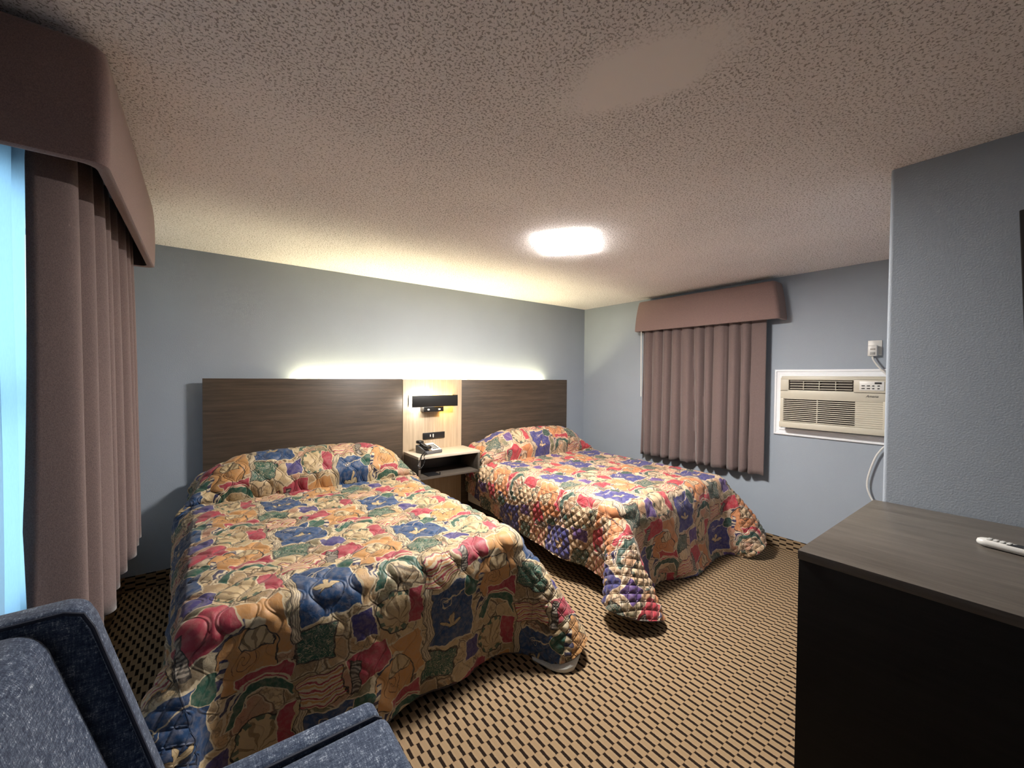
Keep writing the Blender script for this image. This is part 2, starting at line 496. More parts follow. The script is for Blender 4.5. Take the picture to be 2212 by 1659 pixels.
# window
w = struct('window_1', (lambda bb: (bx(bb, LX-.09, LX-.03, WY0, WY0+.035, WZ0, WZ1, .004), bx(bb, LX-.09, LX-.03, WY1-.035, WY1, WZ0, WZ1, .004),
      bx(bb, LX-.09, LX-.03, WY0, WY1, WZ0, WZ0+.035, .004), bx(bb, LX-.09, LX-.03, WY0, WY1, WZ1-.035, WZ1, .004),
      bx(bb, LX-.085, LX-.045, WY0, WY1, 1.43, 1.47, .004), bb)[-1])(bm_new()), M['white_trim'])
g = Mat('window_glass'); g.t.nodes.remove(g.b)
tr = g.N('ShaderNodeBsdfTransparent'); gl = g.N('ShaderNodeBsdfGlossy'); gl.inputs['Roughness'].default_value = .02
mx = g.N('ShaderNodeMixShader'); mx.inputs[0].default_value = .06
g.link(tr.outputs[0], mx.inputs[1]); g.link(gl.outputs[0], mx.inputs[2]); g.link(mx.outputs[0], g.out.inputs[0])
b = bm_new(); bx(b, LX-.068, LX-.062, WY0+.03, WY1-.03, WZ0+.03, WZ1-.03); struct('window_pane', b, g.m, parent=w, smooth=False)
b = bm_new(); bx(b, LX-.03, LX+.02, WY0-.02, WY1+.02, WZ0-.03, WZ0, .004); struct('window_sill', b, M['white_trim'], parent=w)

# ------------------------------------------------------------------ drapery
def pelmet(name, label, wall_x, front_x, yn, yf, z0, z1, flare_x, flare_y):
    """upholstered box valance: three faces flaring slightly towards the hem, a top board, lining toned dark for shade"""
    s = 1 if front_x > wall_x else -1
    t = thing(name, label, 'valance', (wall_x, (yn+yf)/2, z0))
    def ring(off, z, fl):
        r = .035
        fx = front_x + s*(fl*flare_x-off); y0 = yn-fl*flare_y+off; y1 = yf+fl*flare_y-off
        P = [(wall_x+s*.004, y0)]
        P += [(fx-s*(r-r*math.sin(a)), y0+r-r*math.cos(a)) for a in np.linspace(0, PI/2, 5)]
        P += [(fx-s*(r-r*math.cos(a)), y1-r+r*math.sin(a)) for a in np.linspace(0, PI/2, 5)]
        P += [(wall_x+s*.004, y1)]
        return [(x, y, z) for x, y in P]
    b = bm_new()
    prof = [(.030,z0+.004,1),(.012,z0,1),(.002,z0+.004,1),(0,z0+.02,.98)]
    for k in range(1, 7):
        f = k/7; prof.append((-.004*math.sin(PI*f), z0+.02+(z1-z0-.035)*f, 1-f))
    prof += [(.003,z1-.012,0),(.012,z1,0)]
    rows = [[b.verts.new(p) for p in ring(*a)] for a in prof]
    for i in range(len(rows)-1):
        for k in range(len(rows[0])-1):
            b.faces.new((rows[i][k], rows[i][k+1], rows[i+1][k+1], rows[i+1][k]))
    b.faces.new(rows[-1])
    obj('valance_face', b, M['mauve_lit'], t, ang=50)
    b = bm_new()
    rows = [[b.verts.new(p) for p in ring(*a)] for a in ((.030,z0+.004,1),(.032,z1-.02,0))]
    for k in range(len(rows[0])-1):
        b.faces.new((rows[0][k], rows[0][k+1], rows[1][k+1], rows[1][k]))
    b.faces.new(rows[1])
    obj('valance_lining', b, M['liner'], t)
    return t

def drape(name, label, cx, y0, y1, ztop, zhem, n, amp, sgn, seed, plan=None, flat=None):
    """pleated curtain hanging parallel to the Y axis, pinched at the top, wider rolling folds at the hem"""
    t = thing(name, label, 'curtain', (cx, (y0+y1)/2, zhem))
    rnd = random.Random(seed)
    ph = [rnd.uniform(-.35, .35) for _ in range(n+3)]; am = [rnd.uniform(.7, 1.2) for _ in range(n+3)]
    NU, NV = n*16, 34
    me = bpy.data.meshes.new('curtain_panel'); V = []; F = []
    for j in range(NV+1):
        fv = j/NV; z = zhem+(ztop-zhem)*fv
        a = amp*(.50+.50*(1-fv)**.6)
        for i in range(NU+1):
            fu = i/NU; k = fu*n; kk = int(min(k, n)); fr = k-kk
            phase = (ph[kk]*(1-fr)+ph[kk+1]*fr)
            A = am[kk]*(1-fr)+am[kk+1]*fr
            w_ = 2*abs(math.sin(PI*(k+phase*(.4+.6*(1-fv)))+.12*math.sin(3*fv+kk)))**.8-1
            fl = 1.0
            if flat: fl = max(.12, min(1, (flat-fu)/.05+.12)) if flat > 0 else 1
            dx = sgn*a*A*w_*fl
            y = y0+(y1-y0)*fu + .25*a*A*math.sin(4*PI*k/2+1.0)*fl*(1-fv*.4)
            zz = z - (0 if j else .006*math.sin(2*PI*k+.8))
            p = plan(fu, fv) if plan else (0, 0)
            V.append((cx+dx+p[0], y+p[1], zz))
    for j in range(NV):
        for i in range(NU):
            q = j*(NU+1)+i; F.append((q, q+1, q+NU+2, q+NU+1))
    me.from_pydata(V, [], F); me.update()
    o = obj('curtain_panel', me, M['mauve'], t, ang=80)
    so = o.modifiers.new('thick', 'SOLIDIFY'); so.thickness = .004; so.offset = 0
    return t, o

# right-hand window dressing
pelmet('valance', 'mauve upholstered box valance over the closed curtain beside the air conditioner', 0, -.165, -2.375, -.965, 2.05, 2.387, .004, .045)
tR, cR = drape('curtain', 'closed mauve pleated curtain hanging between the right bed and the air conditioner', -.078, -.99, -2.285, 2.20, .645, 11, .040, -1, 3, flat=.93)
b = bm_new(); tube(b, [(-.135,-1.00,2.10), (-.135,-1.01,1.31)], .0055, 8); obj('curtain_wand', b, M['white_plastic'], tR)
b = bm_new(); tube(b, [(-.078,-2.34,2.21), (-.078,-.99,2.21)], .009, 8); obj('curtain_rail', b, M['white_plastic'], tR)
# left-hand window dressing
pelmet('valance', 'large dark mauve box valance at the left edge above the daylit window', LX, -4.345, -2.29, -.945, 2.085, 2.41, .004, .012)
def planL(fu, fv):
    e = max(0, 1-fu/.10); f = max(0, (fu-.93)/.07)
    return (-.035*e**1.5 - .03*f, 0)
tL, cL = drape('curtain', 'mauve pleated curtain drawn part way over the window behind the blue chair', -4.455, -2.18, -.93, 2.24, .68, 8, .055, 1, 11, plan=planL)
b = bm_new(); tube(b, [(-4.47,-2.26,2.27), (-4.47,-.96,2.27)], .009, 8); obj('curtain_rail', b, M['white_plastic'], tL)
# added sheer standing in for the daylit wall strip beside the window
ms = Mat('stand_in_sheer'); ms.t.nodes.remove(ms.b)
tl = ms.N('ShaderNodeBsdfTranslucent'); df = ms.N('ShaderNodeBsdfDiffuse'); mx = ms.N('ShaderNodeMixShader'); mx.inputs[0].default_value = .3
wv = ms.noise(ms.coord(scale=(1,1,.2)), 300, 2)
cc = ms.mix((.42,.62,.78), (.50,.71,.86), wv.outputs[0])
ms.link(cc, tl.inputs[0]); ms.link(cc, df.inputs[0])
ms.link(tl.outputs[0], mx.inputs[1]); ms.link(df.outputs[0], mx.inputs[2]); ms.link(mx.outputs[0], ms.out.inputs[0])
me = bpy.data.meshes.new('added_sheer'); V = []; F = []
NU, NV = 40, 20
for j in range(NV+1):
    z = .60+(2.2-.60)*j/NV
    for i in range(NU+1):
        f = i/NU; y = -2.33+f*(.375)
        V.append((LX+.024+.010*math.sin(f*2*PI*3.2+.3*math.sin(j*.4))+.004*math.sin(j*.3), y, z))
for j in range(NV):
    for i in range(NU):
        q = j*(NU+1)+i; F.append((q, q+1, q+NU+2, q+NU+1))
me.from_pydata(V, [], F)
o = obj('added_sheer', me, ms.m, None, (LX+.024, -2.14, .6), ang=80)
tag(o, 'narrow pale blue sheer added for the daylit wall strip at the far left edge', 'added sheer')

# ------------------------------------------------------------------ headboard wall
HY = -.09
hb = thing('headboard', 'long dark brown wood headboard panel behind both beds', 'headboard', (-2.28, -.045, 0))
b = bm_new(); bx(b, -4.144, -2.612, HY, HY+.022, .12, 1.492, .0015); obj('panel', b, M['wood_dark'], hb)
b = bm_new(); bx(b, -1.962, -.410, HY, HY+.022, .12, 1.488, .0015); obj('panel', b, M['wood_dark'], hb)
b = bm_new(); bx(b, -2.610, -1.964, HY-.004, HY+.02, .12, 1.489, .0015); o = obj('centre_panel', b, M['wood_light'], hb); o['label'] = 'pale vertical grained centre panel'
for x in (-4.05, -2.7, -1.87, -.5):
    b = bm_new(); bx(b, x-.03, x+.03, HY+.022, -.002, .12, 1.40); obj('mounting_batten', b, M['wood_dark'], hb)
# warm LED strip behind the top edge
ls = thing('led_strip', 'warm glowing light strip along the top behind the headboard', 'light strip', (-2.15, -.03, 1.46))
b = bm_new(); bx(b, -3.52, -.77, -.040, -.018, 1.445, 1.453); obj('channel', b, M['white_plastic'], ls)
b = bm_new(); bx(b, -3.52, -.77, -.038, -.020, 1.4535, 1.458, .001); obj('diffuser', b, emit('led_glow', (1.0,.88,.52), 33), ls)

# wall sconce
sc = thing('wall_sconce', 'black box shaped wall lamp lit on the pale panel above the nightstand', 'lamp', (-2.315, HY, 1.28))
X0, X1, Y0, Y1, Z0, Z1 = -2.558, -2.070, -.195, -.100, 1.222, 1.334
b = bm_new(); bx(b, X0, X1, Y0-.004, Y0+.004, Z0, Z1, .001)
bx(b, X0, X0+.006, Y0, Y0+.012, Z0, Z1); bx(b, X1-.006, X1, Y0, Y1, Z0, Z1)
bx(b, X0, X0+.006, Y1-.006, Y1, Z0, Z1)
bx(b, X0, X1, Y1-.006, Y1, Z0+.02, Z1-.02)
obj('shade', b, M['black_metal'], sc)
b = bm_new(); bx(b, X0+.002, (X0+X1)/2-.002, Y0+.012, Y1-.008, Z0+.004, Z1-.004, .003); o = obj('diffuser', b, emit('cool_lamp', (1.0,.97,.88), 3.6), sc); o['label'] = 'cool white diffuser'
b = bm_new(); bx(b, (X0+X1)/2+.002, X1-.007, Y0+.012, Y1-.008, Z0+.004, Z1-.004, .003); o = obj('diffuser', b, emit('warm_lamp', (1.0,.56,.12), 4.6), sc); o['label'] = 'warm amber diffuser'
b = bm_new(); bx(b, -2.432, -2.218, HY-.09, HY-.0045, 1.172, 1.221, .004); obj('base', b, M['black_metal'], sc)
for x in (-2.385, -2.268):
    b = bm_new(); bx(b, x-.011, x+.011, HY-.097, HY-.088, 1.186, 1.202, .002); obj('switch', b, M['white_plastic'], sc)
# outlet strip under the sconce
po = thing('power_outlet', 'black horizontal outlet strip on the pale panel above the telephone', 'outlet', (-2.28, HY, .93))
b = bm_new(); bx(b, -2.405, -2.165, HY-.016, HY-.0045, .893, .957, .003); obj('cover_plate', b, M['black_plastic'], po)
b = bm_new()
bx(b, -2.332, -2.322, HY-.0175, HY-.0165, .915, .938); bx(b, -2.302, -2.290, HY-.0175, HY-.0165, .912, .941); bx(b, -2.299, -2.293, HY-.0185, HY-.0165, .905, .912)
obj('socket', b, M['white_plastic'], po)

# nightstand: a floating open box
ns = thing('nightstand', 'small floating open nightstand with pale top between the two beds', 'nightstand', (-2.275, HY, .585))
NX0, NX1, NY0, NY1, NZ0, NZ1 = -2.602, -1.948, -.435, HY-.0045, .580, .792
b = bm_new(); bx(b, NX0, NX1, NY0, NY1, NZ1-.024, NZ1, .0015); o = obj('top', b, M['wood_top'], ns); o['label'] = 'pale wood grain top'
b = bm_new(); bx(b, NX0, NX0+.022, NY0, NY1, NZ0, NZ1-.0245, .001); obj('side_panel', b, M['wood_night'], ns)
b = bm_new(); bx(b, NX1-.022, NX1, NY0, NY1, NZ0, NZ1-.0245, .001); obj('side_panel', b, M['wood_night'], ns)
b = bm_new(); bx(b, NX0+.0225, NX1-.0225, NY0, NY1, NZ0, NZ0+.022, .001); obj('shelf', b, M['wood_night'], ns)
b = bm_new(); bx(b, NX0+.0225, NX1-.0225, NY1-.012, NY1, NZ0+.0225, NZ1-.0245); obj('back_panel', b, M['black_plastic'], ns)
# small booklet lying on the shelf
b = bm_new(); bx(b, -2.50, -2.38, -.425, -.30, .6025, .610, .001); bx(b, -2.385, -2.376, -.427, -.418, .6025, .628, .001)
tag(obj('notepad', b, M['black_plastic'], None, (-2.44,-.36,.602)), 'thin dark notepad lying inside the open nightstand', 'notepad')

# telephone
tp = thing('telephone', 'grey desk telephone with black handset on the nightstand', 'telephone', (-2.42, -.27, NZ1))
pc = Vector((-2.42, -.27, NZ1)); RZ = Matrix.Rotation(math.radians(12), 3, 'Z')
def at_phone(b):
    bmesh.ops.rotate(b, verts=b.verts[:], cent=(0,0,0), matrix=RZ); bmesh.ops.translate(b, verts=b.verts[:], vec=pc); return b
b = bm_new()   # wedge body: low in front, high at the back
prism(b, [(-.085,.001),(.085,.001),(.085,.072),(.06,.078),(-.085,.028)], 'x', -.095, .095, .006)
obj('body', at_phone(b), M['phone'], tp)
b = bm_new(); prism(b, [(-.078,.0305),(.055,.0775),(.055,.0785),(-.078,.0315)], 'x', -.02, .088)
bmesh.ops.translate(b, verts=b.verts[:], vec=(0,0,.0012)); obj('faceplate', at_phone(b), M['white_plastic'], tp)
b = bm_new()
for i in range(3):
    for j in range(4):
        y = -.06+j*.022; z = .0335+(y+.078)*.3534+.002
        bx(b, .005+i*.024, .021+i*.024, y, y+.013, z, z+.005, .001)
obj('keypad', at_phone(b), M['black_plastic'], tp)
b = bm_new()
for y in (-.062, .058): bx(b, -.092, -.034, y-.03, y+.03, .050+(y+.06)*.30, .082+(y+.06)*.30, .012, 3)
prism(b, [(-.07,.068),(.07,.112),(.07,.092),(-.07,.050)], 'x', -.082, -.044, .006)
obj('handset', at_phone(b), M['black_plastic'], tp)
b = bm_new()
cpath = spline([pc+Vector((-.085,-.085,.03)), pc+Vector((-.115,-.115,.012)), pc+Vector((-.15,-.16,.012)), pc+Vector((-.165,-.178,-.02)), pc+Vector((-.19,-.176,-.07)), pc+Vector((-.16,-.18,-.09)), pc+Vector((-.13,-.178,-.04)), pc+Vector((-.12,-.15,.008)), pc+Vector((-.07,-.10,.012))], 26)
coil = []
for k, p in enumerate(cpath): coil.append(p+Vector((.005*math.cos(k*1.3), .0, .005*math.sin(k*1.3))))
tube(b, coil, .0024, 6); obj('coiled_cord', b, M['black_plastic'], tp)

# ------------------------------------------------------------------ ceiling light
cl = thing('ceiling_light', 'glowing white rectangular flush light on the ceiling', 'light', (-2.15, -1.83, HZ))
RL = Matrix.Rotation(math.radians(38.5), 3, 'Z')
b = bm_new(); bx(b, -2.15-.190, -2.15+.190, -1.83-.142, -1.83+.142, HZ-.019, HZ-.0005, .003, rot=RL, piv=(-2.15,-1.83,2.42)); obj('housing', b, M['white_plastic'], cl)
b = bm_new(); bx(b, -2.15-.195, -2.15+.195, -1.83-.147, -1.83+.147, HZ-.0202, HZ-.0192, 0, rot=RL, piv=(-2.15,-1.83,2.42)); obj('diffuser', b, emit('ceiling_lamp', (1.0,.945,.885), 52), cl)

# ------------------------------------------------------------------ air conditioner
AY0, AY1, AZ0, AZ1, AX = -2.415, -3.115, 1.112, 1.552, -.105
tr_ = bm_new()
TY0, TY1, TZ0, TZ1 = -2.334, -3.190, 1.028, 1.610
prof = [(0,0),(0,.012),(.005,.018),(.016,.019),(.021,.012),(.044,.009),(.048,.019),(.060,.020),(.064,.014),(.064,0)]
loops = []
for off, dep in prof:
    loops.append([tr_.verts.new((-dep, y, z)) for y, z in ((TY0-off,TZ0+off),(TY0-off,TZ1-off),(TY1+off,TZ1-off),(TY1+off,TZ0+off))])
for A_, B_ in zip(loops, loops[1:]):
    for k in range(4): tr_.faces.new((A_[k], A_[(k+1)%4], B_[(k+1)%4], B_[k]))
struct('trim_1', tr_, M['white_trim'])
ac = thing('air_conditioner', 'cream through-wall air conditioner in a white moulding beside the curtain', 'air conditioner', (0, -2.76, AZ0))
b = bm_new()
# housing: front skin in strips around the openings
LV = (-2.478, -2.918, 1.432, 1.518)                # louver opening
GR = (-2.440, -2.930, 1.158, 1.352)                # grille
bx(b, AX+.03, -.001, AY1, AY0, AZ0, AZ1, .006)
bx(b, AX, AX+.031, AY1, AY0, 1.518, AZ1-.012, .006); bx(b, AX, AX+.031, AY1, AY0, 1.360, 1.432, .004)
bx(b, AX, AX+.031, LV[0], AY0, 1.42, 1.53, .004); bx(b, AX, AX+.031, AY1, LV[1], 1.42, 1.53, .004)
bx(b, AX-.004, AX+.031, AY1, AY0+.006, AZ0-.006, 1.156, .006)
bx(b, AX, AX+.031, GR[0]-.002, AY0, 1.15, 1.37, .004); bx(b, AX, AX+.010, AY1, AY1+.02, 1.15, 1.37, .003)
obj('housing', b, M['cream_plastic'], ac)
b = bm_new(); bx(b, AX+.022, AX+.0295, LV[1], LV[0], LV[2], LV[3]); bx(b, AX+.022, AX+.0295, AY1+.02, GR[0], GR[2], 1.360); obj('recess', b, M['cream_dark'], ac)
b = bm_new()
for k in range(4):
    z = LV[2]+.010+k*.0215; bx(b, AX+.004, AX+.02, LV[1]+.008, LV[0]-.008, z, z+.0055, .001)
for y in (-2.585, -2.695, -2.805): bx(b, AX+.003, AX+.02, y-.002, y+.002, LV[2]+.006, LV[3]-.006)
obj('louver', b, M['cream_plastic'], ac)
b = bm_new()
z = GR[2]+.001
while z < 1.355:
    bx(b, AX+.002, AX+.016, AY1+.012, GR[0]+.004, z, z+.0070, .0015); z += .0163
for y in (-2.685,): bx(b, AX+.001, AX+.018, y-.003, y+.003, GR[2], GR[3])
bx(b, AX+.006, AX+.018, AY1+.01, GR[1], GR[2]-.002, 1.362)
obj('grille', b, M['cream_plastic'], ac)
b = bm_new(); bx(b, AX-.004, AX, -3.10, -2.955, 1.444, 1.514, .0015); cp = obj('control_panel', b, M['white_plastic'], ac)
b = bm_new()
for i in range(4):
    for z in (1.456, 1.476):
        y = -2.968-i*.031; bx(b, AX-.0065, AX-.004, y-.019+(.006 if i > 1 else 0), y, z, z+.0075, .001)
bx(b, AX-.006, AX-.004, -3.085, -3.045, 1.494, 1.507)
obj('button', b, M['black_plastic'], cp)
# maker's name on the front
cu = bpy.data.curves.new('logo', 'FONT'); cu.body = 'Amana'; cu.size = .026; cu.extrude = .0006; cu.shear = .35; cu.align_x = 'CENTER'
tmp = bpy.data.objects.new('tmp', cu); COL.objects.link(tmp)
dg = bpy.context.evaluated_depsgraph_get(); me = bpy.data.meshes.new_from_object(tmp.evaluated_get(dg)); bpy.data.objects.remove(tmp)
me.transform(Matrix.Translation((AX-.0008, -3.030, 1.392)) @ Matrix.Rotation(-PI/2, 4, 'Z') @ Matrix.Rotation(PI/2, 4, 'X'))
obj('logo', me, M['black_plastic'], ac, smooth=False)

# outlet and cord
wo = thing('wall_outlet', 'white outlet plate on the right wall above the air conditioner', 'outlet', (0, -3.02, 1.77))
b = bm_new(); bx(b, -.006, -.0005, -3.062, -2.978, 1.714, 1.830, .002); obj('cover_plate', b, M['white_plastic'], wo)
b = bm_new(); cyl(b, (-.0065, -3.02, 1.772), .004, .002, 'x', 10); obj('screw', b, M['grey_plastic'], wo)
b = bm_new(); tube(b, spline([(-.03,-3.012,1.712),(-.04,-3.02,1.68),(-.045,-3.05,1.63),(-.045,-3.10,1.565),(-.045,-3.19,1.46),(-.035,-3.215,1.3),(-.03,-3.19,1.15),(-.03,-3.08,1.00),(-.03,-3.035,.90),(-.03,-3.0,.74),(-.03,-3.015,.64),(-.03,-3.07,.55),(-.03,-3.15,.52),(-.03,-3.25,.6),(-.03,-3.26,.9),(-.03,-3.20,1.15)], 10), .0065, 8); cd = obj('power_cord', b, M['white_plastic'], ac); cd['label'] = 'white power cord looping down the wall'
b = bm_new(); bx(b, -.052, -.007, -3.042, -2.986, 1.708, 1.790, .006); obj('plug', b, M['white_plastic'], cd)
b = bm_new(); bx(b, -.0545, -.0515, -3.032, -3.002, 1.718, 1.738, .001); obj('test_button', b, M['grey_plastic'], cd)
b = bm_new(); bx(b, -.0545, -.0515, -3.032, -3.002, 1.756, 1.766, .001); obj('test_button', b, M['grey_plastic'], cd)

# ------------------------------------------------------------------ dresser, remote, television
DX0, DX1, DY1, DY0, DZ = -2.655, -1.752, -3.378, -4.95, .992
dr = thing('dresser', 'deep charcoal wood dresser with shade-darkened front standing against the jutting wall', 'dresser', ((DX0+DX1)/2, -4.16, 0))
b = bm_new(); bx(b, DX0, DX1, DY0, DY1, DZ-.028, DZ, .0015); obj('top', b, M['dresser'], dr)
b = bm_new(); bx(b, DX0+.004, DX1, DY0+.002, DY1-.002, .06, DZ-.0285, .001); o = obj('body', b, M['dresser_front'], dr); o['label'] = 'front and sides darkened for shade'
b = bm_new(); bx(b, DX0+.04, DX1, DY0+.04, DY1-.03, 0, .0595); obj('plinth', b, M['black_plastic'], dr)

rm = thing('remote_control', 'white remote control lying on the dark dresser top', 'remote control', (-2.135, -3.80, DZ))
RR = Matrix.Rotation(math.radians(-11), 3, 'Z'); rc0 = Vector((-2.128, -3.805, DZ))
def outline(scale, L0, L1, n=10):
    P = []
    w = .024*scale
    for k in range(n+1):
        a = PI*k/n; P.append((w*math.cos(a), L1-.03+.03*scale*math.sin(a)))
    for k in range(n+1):
        a = PI+PI*k/n; P.append((w*math.cos(a), L0+.03+.03*scale*math.sin(a)))
    return P
def put_remote(b): bmesh.ops.rotate(b, verts=b.verts[:], cent=(0,0,0), matrix=RR); bmesh.ops.translate(b, verts=b.verts[:], vec=rc0); return b
b = bm_new(); rings = []
for sc_, z in ((.70,.0012),(.95,.006),(1.0,.012),(.93,.019),(.75,.0225)):
    rings.append([b.verts.new((x, y, z)) for x, y in outline(sc_, -.105, .098)])
n = len(rings[0])
for a_, c_ in zip(rings, rings[1:]):
    for k in range(n): b.faces.new((a_[k], a_[(k+1)%n], c_[(k+1)%n], c_[k]))
b.faces.new(rings[0][::-1]); b.faces.new(rings[-1])
obj('shell', put_remote(b), M['white_plastic'], rm, ang=50)
b = bm_new(); prism(b, [(-.017,.03),(.017,.012),(.017,-.095),(-.017,-.095)], 'z', .0226, .0236); obj('keypad_plate', put_remote(b), M['black_plastic'], rm)
b = bm_new()
for i in range(3):
    for j in range(5): bx(b, -.013+i*.010, -.006+i*.010, -.09+j*.019, -.08+j*.019, .0237, .0262, .001)
obj('button', put_remote(b), M['grey_plastic'], rm)
b = bm_new()
for k in range(4): bx(b, -.012, .012, .022+k*.014, .032+k*.014, .0226, .0262, .002)
o = obj('button', put_remote(b), M['white_plastic'], rm); o['label'] = 'raised white buttons'

tv = thing('television', 'black wall mounted television seen edge on at the right edge', 'television', (PXW, -4.35, 1.9))
RT = Matrix.Rotation(math.radians(-2.6), 3, 'X')
b = bm_new(); bx(b, -1.875, -1.851, -4.80, -3.767, 1.545, 2.122, .004, rot=RT, piv=(-1.863,-3.767,2.122)); obj('bezel', b, M['black_plastic'], tv)
b = bm_new(); bx(b, -1.850, -1.815, -4.70, -3.86, 1.60, 2.02, .012, 3, rot=RT, piv=(-1.863,-3.767,2.122)); obj('back_cover', b, M['black_plastic'], tv)
b = bm_new(); bx(b, -1.814, PXW-.0015, -4.5, -4.2, 1.78, 1.98, .004); obj('wall_bracket', b, M['black_metal'], tv)
b = bm_new(); bx(b, -1.8765, -1.8752, -4.78, -3.787, 1.565, 2.102, rot=RT, piv=(-1.863,-3.767,2.122)); obj('screen', b, plain('black_screen', (.006,.006,.008), .12, .5), tv)

# ------------------------------------------------------------------ armchair
ch = thing('armchair', 'blue woven tub armchair in the near left corner by the window', 'armchair', (-4.15, -2.97, 0))
CYF, CYN = -2.635, -3.33            # far and near sides
TH = .066
def side_profile(grow=0.0):
    # XZ outline of one side wing: low arm in front, steep wing, level wing top
    top = [(-3.735,.545),(-3.755,.560),(-4.16,.566),(-4.205,.60),(-4.222,.665),(-4.318,1.025),(-4.332,1.056),(-4.358,1.066),(-4.575,1.060)]
    return top
def shell_side(y0, y1):
    b = bm_new()
    P = [(-3.735,.14)] + side_profile() + [(-4.575,.14)]
    prism(b, P, 'y', y0, y1, .014, 3); return b
obj('side_panel', shell_side(CYF-TH, CYF), M['denim'], ch)
obj('side_panel', shell_side(CYN, CYN+TH), M['denim'], ch)
b = bm_new(); bx(b, -4.578, -4.515, CYN+TH+.001, CYF-TH-.001, .14, 1.06, .014, 3); obj('back_panel', b, M['denim'], ch)
b = bm_new()   # reclined inner back
prism(b, [(-4.512,.30),(-4.21,.44),(-4.228,.50),(-4.378,1.02),(-4.405,1.046),(-4.512,1.046)], 'y', CYN+TH+.002, CYF-TH-.002, .02, 4)
obj('back_cushion', b, M['denim'], ch)
b = bm_new(); bx(b, -4.205, -3.722, CYN+TH+.002, CYF-TH-.002, .40, .556, .028, 4); obj('seat_cushion', b, M['denim'], ch)
b = bm_new(); bx(b, -4.51, -3.745, CYN+TH+.002, CYF-TH-.002, .14, .398, .01); obj('seat_base', b, M['denim'], ch)
# welt along the inner edge of the wings
for y in (CYF-TH-.001, CYN+TH+.001):
    b = bm_new(); tube(b, [(x, y, z-.006) for x, z in side_profile()], .0042, 8); obj('welt', b, M['piping'], ch)
for x in (-4.50, -3.80):
    for y in (CYF-.05, CYN+.05):
        b = bm_new(); tube(b, [(x, y, .139), (x, y, 0)], [.024, .015], 10); obj('leg', b, M['wood_dark'], ch)

# ------------------------------------------------------------------ beds
def cubic_up(A, k):
    """Catmull-Rom upsample of A[nv,nu,3] by k along both axes"""
    def up(A):
        n = A.shape[0]; out = []
        P = np.concatenate([2*A[:1]-A[1:2], A, 2*A[-1:]-A[-2:-1]], 0)
        p0, p1, p2, p3 = P[:-3], P[1:-2], P[2:-1], P[3:]
        R = []
        for j in range(k):
            t = j/k
            R.append(.5*(2*p1+(p2-p0)*t+(2*p0-5*p1+4*p2-p3)*t*t+(3*p1-p0-3*p2+p3)*t**3))
        O = np.stack(R, 1).reshape((n-1)*k, *A.shape[1:])
        return np.concatenate([O, A[-1:]], 0)
    return up(up(A).swapaxes(0, 1)).swapaxes(0, 1)

